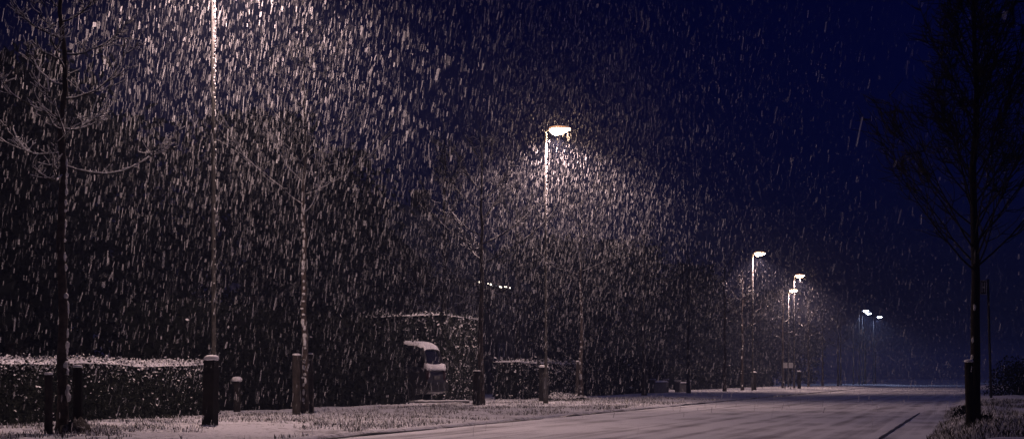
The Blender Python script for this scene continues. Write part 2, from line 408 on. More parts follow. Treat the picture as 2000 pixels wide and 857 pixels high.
def gen_tree(seed, H=8.0, r0=0.085, z0=3.3, spread=1.3, limbs=13, e0=(-0.05, 0.75), e1=(0.9, 1.4), subs=6, twigs=4, wood_n=5, snow=0.75, trunk_snow=0.6, snow_az=0.3, twig_r=0.004, limb_k=.19, lump=.6):
    rng = random.Random(seed)
    tr, cr, sn = MB(), MB(), MB()
    tp = []; n = 16
    for i in range(n + 1):
        t = i / n
        tp.append(np.array((rng.uniform(-.02, .02) * (t > 0) * (1 + t), rng.uniform(-.02, .02) * (t > 0) * (1 + t), H * t)))
    trad = [r0 * (1.35 if i == 0 else 1) * max(0.06, (1 - (i / n)) ** 0.85) for i in range(n + 1)]
    tr.tube(tp, trad, 9)
    def snow_on(pts, r, keep):
        run = []
        for i in range(len(pts) - 1):
            a, b = pts[i], pts[i + 1]; d = b - a; l = np.linalg.norm(d) + 1e-9
            if abs(d[2]) / l < 0.88 and rng.random() < keep:
                k = 3
                seq = []
                for j in range(k + 1):
                    q = a + d * j / k
                    seq.append(q + np.array((rng.uniform(-.002, .002), rng.uniform(-.002, .002), r * 0.75 + rng.uniform(0.001, .008))))
                rr = [max(0.0025, (r * 0.7 + (0.006 if r > .006 else 0.0028)) * rng.uniform(.6, 1.4)) for _ in range(k + 1)]
                sn.tube(seq, rr, 4)
    def twig_set(pts, r, count, Lm):
        for k in range(count):
            t = rng.uniform(0.15, 1.0)
            p, d = interp(pts, min(t, .999))
            az = math.atan2(d[1], d[0]) + rng.choice((-1, 1)) * rng.uniform(.5, 1.2)
            el = rng.uniform(-0.1, 0.9)
            tw = curve_branch(rng, p, az, el, el + rng.uniform(0, .8), Lm * rng.uniform(.3, 1.0), 3, .5)
            cr.tube(tw, [twig_r * 1.2, twig_r, twig_r * .8, twig_r * .5], 3, cap=False)
            snow_on(tw, twig_r, snow * .8)
    az = rng.uniform(0, 6.28)
    for i in range(limbs):
        f = i / max(1, limbs - 1)
        z = z0 + (H * 0.86 - z0) * f ** 1.15
        p0, _ = interp(tp, z / H)
        az += 2.4 + rng.uniform(-.3, .3)
        a0 = e0[0] + (e0[1] - e0[0]) * f + rng.uniform(-.12, .12)
        a1 = e1[0] + (e1[1] - e1[0]) * f + rng.uniform(-.15, .15)
        L = spread * (1.45 - 0.95 * f) * rng.uniform(.8, 1.2)
        pts = curve_branch(rng, p0, az, a0, a1, L, 8, .22)
        rb = r0 * limb_k * (1 - .55 * f) + .003
        rad = [rb * (1 - .82 * j / 8) for j in range(9)]
        cr.tube(pts, rad, wood_n, cap=False)
        snow_on(pts, rb * .6, snow)
        for j in range(subs):
            t = rng.uniform(.22, .95)
            p, d = interp(pts, t)
            aa = math.atan2(d[1], d[0]) + rng.choice((-1, 1)) * rng.uniform(.35, .95)
            ee = math.asin(max(-1, min(1, d[2] / (np.linalg.norm(d) + 1e-9))))
            sb = curve_branch(rng, p, aa, ee * .6, ee + .5, L * rng.uniform(.18, .42) * (1.15 - .5 * t), 6, .32)
            rs_ = rb * .38 * (1 - .5 * t) + .003
            cr.tube(sb, [rs_ * (1 - .75 * k / 6) for k in range(7)], 4, cap=False)
            snow_on(sb, rs_ * .7, snow)
            twig_set(sb, rs_, twigs, .28 * spread)
        twig_set(pts, rb, twigs + 1, .26 * spread)
    # snow stuck to the windward side of the trunk in lumps
    z = 0.2
    while z < z0 + 0.3:
        z += rng.uniform(.05, .16)
        if rng.random() < trunk_snow:
            p, _ = interp(tp, z / H); t = z / H
            rr = r0 * max(.06, (1 - t) ** .85)
            a = snow_az + rng.uniform(-.5, .5)
            sn.blob((p[0] + rr * .85 * math.cos(a), p[1] + rr * .85 * math.sin(a), z), (rr * lump * rng.uniform(.6, 1.2), rr * lump * rng.uniform(.6, 1.2), rng.uniform(.02, .08)), nu=9, nv=6, jit=.22, seed=int(z * 1000))
    return tr, cr, sn

def bare_tree(label, loc, group, seed, proto=None, name='street_tree', rotz=0.0, **kw):
    t = thing(name, label, 'tree', on(loc, 0.03), rotz, group)
    tr, cr, sn = gen_tree(seed, **kw)
    tr.build('trunk', M_BARK, t, smooth=True)
    cr.build('crown', M_TWIG, t)
    if sn.n: sn.build('branch_snow', M_BSNOW, t, smooth=True)['kind'] = 'stuff'
    return t

TREES = 'bare young trees planted along the left verge'
t1 = bare_tree('bare snow-dusted tree rising in front of the clipped hedge, leftmost tree', at(122, 19.5), TREES, 21, H=7.8, r0=.07, z0=3.3, spread=1.0, limbs=19, subs=5, twigs=5, e0=(-.3, .55), e1=(1.0,1.35), limb_k=.15, snow=.9, snow_az=0.1)
t2 = bare_tree('bare tree with snow-beaded trunk forking high beside two wooden stakes', at(594, 31.2), TREES, 34, H=8.2, r0=.075, z0=4.1, spread=1.9, limbs=13, subs=5, twigs=5, e0=(.42, .85), e1=(1.05, 1.35), limb_k=.15, snow=.9, trunk_snow=.95, snow_az=-1.8)
t3 = bare_tree('bare dark tree standing at the road-side corner of the tall square-cut hedge', at(940, 40.6), TREES, 47, H=7.5, r0=.085, z0=3.7, spread=1.7, limbs=13, subs=6, twigs=4, e0=(.2, .8), snow=.35, trunk_snow=.1)
t4 = bare_tree('bare tree with bowl-shaped crown lit under the second lamp from the left', at(1135, 51), TREES, 58, H=7.6, r0=.08, z0=4.1, spread=2.0, limbs=13, subs=5, twigs=5, e0=(.2, .8), e1=(1.0, 1.35), limb_k=.18, snow=.9, trunk_snow=.5, snow_az=-2)
row = [(1258, 61, 'bare tree just right of the bowl-crowned tree, in the dark between lamps'),
       (1345, 70.5, 'bare dark tree in front of the snow-topped low wall, left of it'),
       (1415, 80.5, 'bare tree with thick dark trunk, second one left of the third lamp'),
       (1450, 87.5, 'bare tree immediately left of the third lamp pole'),
       (1529, 105.5, 'bare tree between the third lamp and the two lamps close together'),
       (1579, 121, 'bare tree right of the two lamps close together')]
for i, (px, d, lab) in enumerate(row):
    if i < 2:
        s = bare_tree(lab, at(px, d), TREES, 70 + i, H=7.4, r0=.09, z0=3.6, spread=1.8, limbs=11, subs=5, twigs=3, e0=(.1, .8), snow=.08, trunk_snow=.1, twig_r=.006)
        if i == 0: pr_a = s
        pr_b = s
    else:
        s = copy_tree(pr_a if i % 2 else pr_b)
        s.location = on(at(px, d), .03); s.rotation_euler = (0, 0, 1.3 * i); s['label'] = lab
        k = 0.94 + .04 * (i % 3); s.scale = (k, k, k)
for i, d in enumerate((132, 143, 154, 166, 178, 190, 203)):
    s = copy_tree(pr_a if i % 2 else pr_b)
    s.location = on(W(-12.9 + .4 * math.sin(i * 2.1), d), .03); s.rotation_euler = (0, 0, .9 * i)
    s['label'] = 'thin bare tree in the hazy far stretch of the row near the bluish lamps'
    s['group'] = 'far hazy trees of the left row'

# right-hand tree, close, dense, dark
def right_tree():
    t = thing('street_tree', 'dark dense bare tree on the snowy bank at the right edge', 'tree', on(at(1903, 19.7), .03))
    tr, cr, sn = gen_tree(91, H=7.6, r0=.07, z0=1.95, spread=1.45, limbs=64, subs=10, twigs=5, e0=(.75, 1.2), e1=(1.2, 1.5), limb_k=.16, snow=.0, trunk_snow=.3, lump=.35, snow_az=-2.2, twig_r=.006)
    tr.build('trunk', M_DBARK, t, smooth=True); cr.build('crown', M_TWIG, t); sn.build('branch_snow', M_BSNOW, t, smooth=True)['kind'] = 'stuff'
right_tree()

# ------------------------------------------------------------------ stakes, bollards
def stake(label, loc, h, r, cat='stake', name='tree_stake', group=None, lean=(0, 0), mt=None, cap=.035, square=False, capr=1.0):
    t = thing(name, label, cat, on(loc, .05), ROTZ, group)
    b = MB(); n = 4 if square else 10
    pts = [(0, 0, 0), (lean[0] * .5, lean[1] * .5, h * .5), (lean[0], lean[1], h)]
    if square:
        rings = []
        for z, k in ((0, 1.04), (h * .3, 1.0), (h * .7, .99), (h - .02, .98), (h, .9)):
            f = z / h; c = (lean[0] * f, lean[1] * f)
            rings.append([(c[0] + sx * r * k, c[1] + sy * r * k, z) for sx, sy in ((-1, -1), (1, -1), (1, 1), (-1, 1))])
        b.loft(rings)
    else:
        zs = [0, h * .2, h * .5, h * .8, h - .03, h]; rr = [r * 1.08, r, r * .98, r, r * .99, r * .88]
        b.tube([(lean[0] * z / h, lean[1] * z / h, z) for z in zs], rr, n)
    b.build('post', mt or M_WOOD, t, smooth=False)
    if cap:
        s = MB(); g_ = random.Random(int(loc[0] * 100))
        k = r * capr * (1.25 if square else 1.0)
        rings = []; nn = 14
        for zz, f in ((-.01, .95), (.3, 1.06), (.7, .98), (.93, .72), (1.0, .3)):
            rings.append([(lean[0] + math.cos(2*math.pi*j/nn) * k * f * g_.uniform(.93, 1.07), lean[1] + math.sin(2*math.pi*j/nn) * k * f * g_.uniform(.93, 1.07), h + cap * zz * g_.uniform(.9, 1.1) + (.0 if zz > 0 else -.004)) for j in range(nn)])
        s.loft(rings); s.build('snow_cap', M_SNOW, t, smooth=True)
    return t
BOL = 'wooden bollards standing near the lamp posts'
stake('thick dark wooden bollard with snow cap at the right end of the clipped hedge', at(410, 22.4), 1.00, .085, 'bollard', 'bollard', BOL, mt=M_DWOOD, lean=(.02, .01), cap=.075, square=True, capr=.95)
stake('dark wooden bollard with bright snow cap below the second lamp from the left', at(1062, 45.2), 1.06, .11, 'bollard', 'bollard', BOL, mt=M_DWOOD, cap=.07, square=True)
stake('snow-capped wooden bollard close to the third lamp pole', at(1473, 88.5), 1.05, .11, 'bollard', 'bollard', BOL, mt=M_DWOOD, cap=.08, square=True)
stake('snow-capped wooden bollard right of the two white panels', at(1561, 103), 1.2, .11, 'bollard', 'bollard', BOL, mt=M_DWOOD, cap=.08, square=True)
STK = 'wooden stakes supporting the young trees'
stake('thick weathered wooden stake left of the snow-beaded trunk', at(579, 30.4), 1.24, .082, group=STK, cap=.035)
stake('thinner snow-flecked stake right of the snow-beaded trunk', at(609, 31.8), 1.27, .052, group=STK, cap=.03, lean=(-.03, .0))
stake('thin weathered wooden stake left of the leftmost trunk in front of the clipped hedge', at(95, 18.9), .78, .052, group=STK, cap=.025, mt=M_WOOD)
stake('dark wooden stake right of the leftmost trunk, on a small mound', at(152, 19.4), .86, .06, group=STK, cap=.03, mt=M_DWOOD)
stake('broad dark stake against the trunk beside the tall clipped hedge', at(931, 40.2), .95, .10, group=STK, cap=.02, mt=M_DWOOD)
stake('dark wooden stake with snowy top strapped to the dense right-hand trunk', at(1895, 19.4), .86, .055, group=STK, cap=.03, mt=M_DWOOD, lean=(-.02, 0))
stake('snow-capped stake beside the bowl-crowned tree', at(1128, 50.4), 1.32, .06, group=STK, cap=.04)
stake('small dim snow-capped garden post in the dark gap beyond the hedge', at(463, 31.3), .66, .07, 'garden post', 'garden_post', cap=.09, mt=M_DWOOD, capr=1.5)
# tie straps belong to stakes/trees: thin black bands
def strap(label, a, b, z, r=.012):
    o = MB(); A = on(a); B = on(b)
    o.tube([(A[0], A[1], z), ((A[0] + B[0]) / 2, (A[1] + B[1]) / 2, z - .03), (B[0], B[1], z + .01)], r, 6)
    tag(o.build('tie_strap', M_WIRE), label, 'strap', 'straps tying trees to stakes')
strap('dark strap tying the leftmost trunk to its right stake', at(124, 19.45), at(150, 19.4), .84)
strap('dark strap tying the snow-beaded trunk to its two stakes', at(580, 30.45), at(608, 31.75), 1.17, .02)

# root mound at the leftmost stake
mb = MB(); rr = random.Random(4); c = on(at(150, 19.25)); rings = []
for zz, f in ((0, 1.0), (.05, .8), (.11, .6), (.16, .38), (.20, .2)):
    rings.append([(math.cos(2*math.pi*j/18) * .27 * f * rr.uniform(.75, 1.25), math.sin(2*math.pi*j/18) * .27 * f * rr.uniform(.75, 1.25), zz * rr.uniform(.7, 1.3)) for j in range(18)])
mb.loft(rings)
o = mb.build('earth_mound', M_EARTH, None, (c[0], c[1], c[2] - .02), 0, smooth=True)
tag(o, 'small frosted earth mound heaped around the leftmost dark stake', 'mound')

# ------------------------------------------------------------------ hedges and shrubs (leaf faces over a dark core)
def leaves(rs, P, N, size, jitter=.9):
    n = len(P)
    d = N + rs.normal(0, jitter, (n, 3)); d /= np.linalg.norm(d, axis=1)[:, None] + 1e-9
    a = np.cross(d, rs.normal(0, 1, (n, 3))); a /= np.linalg.norm(a, axis=1)[:, None] + 1e-9
    b = np.cross(d, a); s = size * rs.uniform(.6, 1.4, n)[:, None]
    V = np.stack([P - a * s, P + b * s * .55, P + a * s, P - b * s * .55], 1).reshape(-1, 3)
    i = np.arange(n) * 4
    return V, np.stack([i, i + 1, i + 2, i + 3], 1)

def hedge(label, loc, L, Wd, H, seed, leaf=.035, dens=700, mt=M_LEAF, snow_top=.05, snow_leaf=(.45, .10), group=None, name='clipped_hedge', rough=.04, faces='front'):
    """local X across (road side at +X = 0), Y along the street from 0 to L"""
    rs = np.random.RandomState(seed)
    t = thing(name, label, 'hedge', on(loc, .03), ROTZ, group)
    P = []; N = []
    def surf(n, f, nrm):
        a, b = rs.rand(n), rs.rand(n)
        p = f(a, b) + np.asarray(nrm) * rs.normal(-.01, rough, n)[:, None]
        P.append(p); N.append(np.tile(nrm, (n, 1)))
    surf(int(dens * L * H), lambda a, b: np.stack([0 * a, a * L, b * H], 1), (1., 0, 0))
    surf(int(dens * Wd * H), lambda a, b: np.stack([-a * Wd, 0 * a, b * H], 1), (0., -1, 0))
    surf(int(dens * .5 * Wd * H), lambda a, b: np.stack([-a * Wd, 0 * a + L, b * H], 1), (0., 1, 0))
    surf(int(dens * .4 * L * Wd), lambda a, b: np.stack([-a * Wd, b * L, 0 * a + H], 1), (0., 0, 1))
    surf(int(dens * .3 * L * H), lambda a, b: np.stack([0 * a - Wd, a * L, b * H], 1), (-1., 0, 0))
    P = np.concatenate(P); N = np.concatenate(N)
    P[:, 0] += .05 * (fbm(P[:, 1] * 1.3, P[:, 2] * 1.3) - .5) * 2
    P[:, 2] = np.maximum(P[:, 2] + .10 * (fbm(P[:, 1] * .8, P[:, 0] * .8 + 3) - .5) * (P[:, 2] > H * .8), .02)
    V, q = leaves(rs, P, N, leaf)
    f = np.clip(P[:, 2] / H, 0, 1)
    mi = (rs.rand(len(P)) < snow_leaf[1] + (snow_leaf[0] - snow_leaf[1]) * f ** 6).astype(int)
    c = MB(); e = .05
    c.box((-Wd + e, e, 0), (-e, L - e, H - e))
    cv = np.concatenate(c.v); cq = np.concatenate(c.q)
    V = np.concatenate([V, cv]); q = np.concatenate([q, cq + len(V) - len(cv)]); mi = np.concatenate([mi, np.zeros(len(cq), int)])
    link('foliage', mesh_np('foliage', V, [q], [mt, M_SNOW], mi), t)
    if snow_top:
        ny = int(L / .07); nx = max(5, int(Wd / .07))
        yy = np.linspace(-.03, L + .03, ny); xx = np.linspace(-Wd - .03, .03, nx)
        X, Y = np.meshgrid(xx, yy)
        ex = np.minimum(np.minimum(X + Wd + .03, .03 - X), np.minimum(Y + .03, L + .03 - Y))
        Z = H - .02 + snow_top * np.clip(ex / .12, 0, 1) ** .5 * (0.25 + 1.1 * fbm(X * 6, Y * 6)) - .035 * (ex < .02) + .10 * (fbm(Y * .8, X * .8 + 3) - .5)
        X = X + .03 * (fbm(Y * 7, X * 7) - .5)
        V = np.stack([X.ravel(), Y.ravel(), Z.ravel()], 1)
        V2 = V.copy(); V2[:, 2] = H - .06
        id_ = np.arange(nx * ny).reshape(ny, nx)
        q = np.stack([id_[:-1, :-1].ravel(), id_[:-1, 1:].ravel(), id_[1:, 1:].ravel(), id_[1:, :-1].ravel()], 1)
        keep = rs.rand(len(q)) > .06
        link('snow_cap', mesh_np('snow_cap', V, [q[keep]], M_SNOW, smooth=True), t)
    return t

hedge('long clipped hedge with snow along its top and frosted leaves, at the left edge', W(-14.6, 12.5), 18.0, .9, 1.02, 1, leaf=.024, dens=1900, snow_top=.025, snow_leaf=(.7, .025))
hedge('tall black evergreen hedge between the clipped hedge and the parked car', W(-15.6, 30.6), 12.2, 1.6, 2.3, 2, leaf=.05, dens=300, mt=M_DLEAF, snow_top=0, snow_leaf=(.012, .0), rough=.12)
hedge('tall square-cut hedge behind the parked car, lit on its road side', W(-15.9, 46.3), 3.6, 2.6, 2.68, 3, leaf=.04, dens=600, snow_top=.015, snow_leaf=(.22, .10), rough=.05)
hedge('low hedge right of the tall square-cut hedge, thinly frosted', W(-14.9, 50.5), 8.5, .9, 1.3, 4, leaf=.045, dens=450, mt=M_DLEAF, snow_top=.015, snow_leaf=(.4, .06), rough=.06)
hedge('dark uneven hedge behind the trees in the gap before the third lamp', W(-15.2, 60.5), 15, 1.2, 1.5, 5, leaf=.07, dens=160, mt=M_DLEAF, snow_top=0, snow_leaf=(.03, .005), rough=.12)
hedge('far dark hedge behind the two white panels, blurred by the snowfall', W(-17.0, 92), 40, 1.2, 1.5, 6, leaf=.10, dens=60, mt=M_DLEAF, snow_top=0, snow_leaf=(.02, .0), rough=.12)

def shrub(label, loc, r, seed, mt=M_DLEAF, n=2600, leaf=.06, group=None, name='shrub', snow=.05):
    rs = np.random.RandomState(seed); t = thing(name, label, 'shrub', on(loc, .05), 0, group)
    d = rs.normal(0, 1, (n, 3)); d /= np.linalg.norm(d, axis=1)[:, None]; d[:, 2] = np.abs(d[:, 2])
    lump = .75 + .45 * fbm(d[:, 0] * 2 + 9, d[:, 1] * 2 + d[:, 2] * 2 + 5)
    P = d * np.asarray(r) * (lump * rs.rand(n) ** .3)[:, None]
    V, q = leaves(rs, P, d, leaf)
    mi = (rs.rand(n) < snow * (d[:, 2] > .5) * 3).astype(int)
    link('foliage', mesh_np('foliage', V, [q], [mt, M_SNOW], mi), t)
    s = MB()
    for k in range(6):
        a = k * 1.05; s.tube([(0, 0, 0), (math.cos(a) * r[0] * .3, math.sin(a) * r[1] * .3, r[2] * .5), (math.cos(a) * r[0] * .6, math.sin(a) * r[1] * .6, r[2] * .85)], [.02, .014, .006], 5)
    s.build('stem', M_TWIG, t)
    return t
shrub('dark bush at the far right edge beyond the sign pole', at(1990, 48), (1.0, 1.0, 1.3), 12, snow=.0, leaf=.04, n=4000)
shrub('low weedy tuft at the foot of the dense right-hand tree', at(1925, 20.1), (.13, .13, .17), 13, n=160, snow=.0, leaf=.025)
shrub('low dark shrub on the bank left of the dense right-hand tree', at(1884, 27), (.22, .22, .22), 14, n=200, snow=.0, leaf=.03)
shrub('frosted grassy shrub mound on the verge below the bowl-crowned tree', at(1105, 47.2), (.75, .6, .30), 15, mt=M_LEAF, n=2200, leaf=.03, snow=.25)

# tall dark trees and houses behind the hedges
def crown_tree(label, loc, H, r, seed, group, n=5200, leaf=.16):
    rs = np.random.RandomState(seed); t = thing('evergreen_tree', label, 'tree', on(loc, .05), 0, group)
    tr = MB(); g_ = random.Random(seed)
    tr.tube([(0, 0, 0), (.05, 0, H * .3), (-.05, .05, H * .7), (0, 0, H * .97)], [.22, .18, .1, .02], 8)
    for k in range(12):
        z = H * g_.uniform(.15, .8); a = g_.uniform(0, 6.28); l = r * g_.uniform(.5, .85)
        tr.tube([(0, 0, z), (math.cos(a) * l * .6, math.sin(a) * l * .6, z + .3 * l), (math.cos(a) * l, math.sin(a) * l, z + .6 * l)], [.06, .04, .015], 5)
    tr.build('trunk', M_BARK, t)
    cl = rs.rand(70, 3); zc = .08 + .88 * cl[:, 0]
    rad = r * np.sqrt(np.clip(1 - ((zc - .38) / .64) ** 2, .02, 1)) * (.55 + .5 * cl[:, 1])
    aa = cl[:, 2] * 6.283
    C = np.stack([np.cos(aa) * rad, np.sin(aa) * rad, zc * H], 1)
    k = rs.randint(0, 70, n)
    off = rs.normal(0, 1, (n, 3)) * np.array((.42, .42, .42)) * (r / 2.2)
    P = C[k] + off; P[:, 2] = np.clip(P[:, 2], .1, H)
    V, q = leaves(rs, P, off, leaf)
    mi = (rs.rand(n) < .0).astype(int)
    link('crown', mesh_np('crown', V, [q], [M_DLEAF, M_SNOW], mi), t)
    return t
BG = 'tall dark trees behind the gardens'
bgl = ['tall black evergreen at the left edge behind the clipped hedge',
       'tall black evergreen behind the clipped hedge, left of the first lamp pole',
       'tall black evergreen behind the first lamp pole',
       'tall black evergreen behind the snow-beaded tree',
       'tall black evergreen left of the parked car, behind the black hedge',
       'tall dark evergreen behind the tall square-cut hedge']
k = 0
for i, d in enumerate((24, 30.5, 36, 41.5, 48, 56)):
    crown_tree(bgl[i], W(-22.5 - (i % 2) * 1.5, d), 8.4 + .7 * math.sin(i * 1.7), 3.0, 200 + i, BG, n=7500)
far_src = None
for i, d in enumerate((80, 88, 97, 106, 116, 127, 139, 152, 166, 181)):
    if i < 3:
        s = crown_tree('', W(-22, d), 8.0 + .6 * i, 3.0, 230 + i, BG, n=4200, leaf=.2)
        far_src = (far_src or []) + [s]
    else:
        s = copy_tree(far_src[i % 3]); s.location = on(W(-22 + 1.5 * math.sin(i * 2.3), d), .05); s.rotation_euler = (0, 0, i * 1.1)
        k = .9 + .1 * (i % 3); s.scale = (k, k, k)
    s['label'] = ('dark evergreen in the tree line behind the two white panels and third lamp' if i < 4 else 'hazy dark evergreen in the far tree line behind the farthest lamps')
    s['group'] = 'hazy dark tree line behind the far lamps'

# tall snowy bare trees in gardens
bare_tree('tall pale snowy garden tree rising behind the tall square-cut hedge', at(868, 55), None, 301, name='garden_tree', H=10, r0=.14, z0=2.6, spread=1.7, limbs=26, subs=7, twigs=5, e0=(.3, 1.0), e1=(1.0, 1.4), snow=.55, trunk_snow=.1, twig_r=.008)
bare_tree('tall bare garden tree behind the second lamp pole', at(1010, 62), None, 302, name='garden_tree', H=9, r0=.14, z0=2.6, spread=1.8, limbs=22, subs=6, twigs=5, e0=(.3, 1.0), e1=(1.0, 1.4), snow=.3, trunk_snow=.1, twig_r=.009)

def house(label, loc, L, Dp, eave, ridge, wins, snow_roof=False, group='dark houses behind the gardens'):
    """local X across (front wall at X=0, house extends to -Dp), Y along the street"""
    t = thing('house', label, 'house', on(loc, .1), ROTZ, group)
    w = MB(); w.box((-Dp, 0, 0), (0, L, eave))
    for y in (0, L):   # gable triangles, a solid wedge each
        a = [(-Dp, y, eave), (0, y, eave), (-Dp / 2, y, ridge - .12)]
        y2 = y + (.2 if y == 0 else -.2)
        w.add(a + [(p[0], y2, p[2]) for p in a], [(0, 1, 4, 3), (1, 2, 5, 4), (2, 0, 3, 5)], [(0, 1, 2), (3, 5, 4)])
    w.build('wall', M_BRICK, t)
    r = MB(); ov = .45
    sl = (ridge - eave) / (Dp / 2)
    for s in (0, 1):
        x0, x1 = (ov, -Dp / 2) if s == 0 else (-Dp - ov, -Dp / 2)
        z0 = eave - sl * ov
        A = [(x0, -.4, z0), (x0, L + .4, z0), (x1, L + .4, ridge), (x1, -.4, ridge)]
        r.add(A + [(p[0], p[1], p[2] + .16) for p in A], [(0, 1, 2, 3), (4, 7, 6, 5), (0, 4, 5, 1), (1, 5, 6, 2), (2, 6, 7, 3), (3, 7, 4, 0)])
    rf = r.build('roof', M_ROOF, t)
    c = MB(); c.box((-Dp / 2 - .35, L * .7, ridge - .3), (-Dp / 2 + .35, L * .7 + .7, ridge + .9)); c.box((-Dp / 2 - .42, L * .7 - .07, ridge + .9), (-Dp / 2 + .42, L * .7 + .77, ridge + 1.0))
    c.build('chimney', M_BRICK, rf)
    for (y0, y1, z0, z1) in wins:
        f = MB()
        for (a, b, cc, d) in ((y0 - .07, y0, z0, z1), (y1, y1 + .07, z0, z1), (y0 - .07, y1 + .07, z1, z1 + .07), (y0 - .1, y1 + .1, z0 - .09, z0), ((y0 + y1) / 2 - .03, (y0 + y1) / 2 + .03, z0, z1)):
            f.box((.003, a, cc), (.06, b, d))
        wf = f.build('window', M_FRAME, t)
        p = MB(); p.box((.002, y0 + .001, z0 + .001), (.02, y1 - .001, z1 - .001)); p.build('pane', M_GLASS, wf)
    d = MB(); d.box((.002, L * .45, .02), (.05, L * .45 + 1.0, 2.15)); dd = d.build('door', M_DWOOD, t)
    h = MB(); h.blob((.08, L * .45 + .88, 1.05), (.03, .03, .03)); h.build('handle', M_STEEL, dd)
    return t
w2 = lambda L, zz: [(L * f - .6, L * f + .6, z, z + 1.25) for f in (.18, .36, .68, .86) for z in zz]
house('large dark unlit house behind the clipped hedge and first lamp', W(-27.5, 22), 26, 9, 5.3, 9.0, w2(26, (1.0, 3.4)))
house('dark house with a string of tiny lights under its eave', W(-20.7, 59), 13, 8, 4.95, 8.2, w2(13, (1.0, 3.2)))
house('far dark house half hidden by the hazy tree line', W(-27, 98), 14, 8, 5.0, 8.6, w2(14, (1.0, 3.3)))

# string of lights under the eave
t = thing('light_string', 'string of tiny lit bulbs hanging in a sloping row under the eave', 'string lights', (0, 0, 0))
pts = []
ue = -19.95
def eave_pt(px, py):
    # point on the vertical plane u = ue seen at column px
    d = ue / ((px - 1000) / F - .3)
    return np.array((ue + .3 * d, d, zof(py, d)))
P0, P1 = eave_pt(928, 545.5), eave_pt(1004, 563)
for i in range(13):
    f = i / 12; q = P0 + (P1 - P0) * f; q = q - np.array((0, 0, .05 * math.sin(math.pi * ((f * 4) % 1)))); pts.append(q)
b = MB(); b.tube(pts, .012, 5); b.build('cable', M_WIRE, t)
for px, py, r, dim in ((936, 550, .075, 0), (944, 553, .045, 1), (953, 553, .05, 0), (958.5, 555, .07, 0), (962, 558, .04, 1), (969, 557.5, .035, 1), (976, 559.5, .055, 0), (979, 560, .07, 0), (986, 559.5, .05, 0), (989, 560, .05, 0), (996, 562, .055, 0)):
    q = eave_pt(px, py); r *= .6; b = MB(); b.blob(q, (r * .8, r * .8, r), nu=8, nv=6, jit=0); b.build('bulb', M_BULBD if dim else M_BULB, t, smooth=True)

# ------------------------------------------------------------------ street lamps
def lamp(label, loc, warm=True, top=7.75, arm=0.10, energy=1500, snow=True, group='lit street lamps along the left side of the road', seed=0):
    z = gz(loc)
    t = thing('street_lamp', label, 'street lamp', (loc[0], loc[1], z - .03), ROTZ, group)
    H = top - z + .03
    b = MB(); b.tube([(0, 0, 0), (0, 0, .9), (0, 0, .95), (0, 0, H * .6), (0, 0, H - .03)], [.075, .075, .040, .034, .027], 14); b.build('pole', M_STEEL, t, smooth=True)
    d = MB(); d.box((-.04, -.082, .45), (.04, -.06, .78)); d.build('access_door', M_HEAD, t)
    a = MB(); a.tube([(0, 0, H - .06), (.03, 0, H - .005), (arm + .08, 0, H + .01)], [.028, .028, .028], 10); a.build('arm', M_STEEL, t, smooth=True)
    # luminaire: flat teardrop, blunt at the pole, pointed toward the road
    hd = MB(); rings = []
    prof = [(0.0, .05, .05), (.05, .11, .075), (.18, .15, .095), (.34, .145, .09), (.48, .10, .065), (.58, .045, .035), (.63, .012, .012)]
    for x, w_, h_ in prof:
        ring = []
        for j in range(14):
            th = 2 * math.pi * j / 14
            zz = math.sin(th) * h_
            ring.append((arm + x, math.cos(th) * w_, H + .02 + (zz if zz > 0 else zz * .2)))
        rings.append(ring)
    hd.loft(rings); hd.build('lamp_head', M_HALO if warm else M_HALOC, t, smooth=True)  # housing glow is a painted halo; only the lens and bulb give light
    ln = MB(); rings = []
    for x, w_, h_ in [(.03, .08, .03), (.08, .14, .10), (.18, .175, .15), (.34, .165, .125), (.48, .11, .07), (.60, .035, .02)]:
        rings.append([(arm + x, math.cos(2*math.pi*j/14) * w_, H - .003 + (math.sin(2*math.pi*j/14) * h_ if math.sin(2*math.pi*j/14) < 0 else math.sin(2*math.pi*j/14) * .004)) for j in range(14)])
    ln.loft(rings); ln.build('lens', M_LENS if warm else M_LENSC, t, smooth=True)
    g_ = random.Random(seed)
    if snow:
        s = MB(); zz = 1.0
        while zz < H - .1:
            zz += g_.uniform(.02, .08) * (1.0 if zz > H * .62 else 3.5)
            rr = .03
            an = g_.uniform(-.9, .6)
            s.blob((rr * math.cos(an), rr * math.sin(an), zz), (.014, .014, g_.uniform(.015, .05)), nu=5, nv=4, jit=.4, seed=int(zz * 999))
        s.build('pole_snow', M_BSNOW, t, smooth=True)['kind'] = 'stuff'
    sc_ = MB(); rings = []
    for x, w_, h_ in prof[1:-1]:
        rings.append([(arm + x, math.cos(math.pi * j / 8) * w_ * .92, H + .02 + math.sin(math.pi * j / 8) * (h_ + .03) + .004) for j in range(9)])
    if not warm: sc_.loft(rings, cap=False, closed=False); sc_.build('head_snow', M_SNOW, t, smooth=True)
    L = bpy.data.lights.new('lamp_bulb', 'SPOT'); L.energy = energy; L.color = WARM if warm else COOL; L.shadow_soft_size = .09
    L.spot_size = R(152); L.spot_blend = .5
    lo = bpy.data.objects.new('lamp_bulb', L); COL.objects.link(lo); lo.parent = t; lo.location = (arm + .22, 0, H - .22)
    return t
EN = 1500
lamp('lamp on the snow-crusted pole in front of the hedge end, head above the frame', at(417, 24.3), seed=1, energy=EN)
lamp('brightly lit lamp on a tall pole in the middle of the picture', at(1066, 43.2), seed=2, energy=EN)
lamp('warm lamp alone between the bowl-crowned tree and the pair of lamps', at(1470, 86), seed=3, energy=EN)
lamp('taller-looking right one of the two warm lamps standing close together', at(1551, 104.5), seed=4, energy=EN)
lamp('lower-looking left one of the two warm lamps standing close together', at(1540, 122), seed=5, energy=EN)
lamp('bluish-white far lamp, leftmost and highest of three', at(1678, 159), warm=False, arm=.38, seed=6, snow=False, energy=EN * .3)
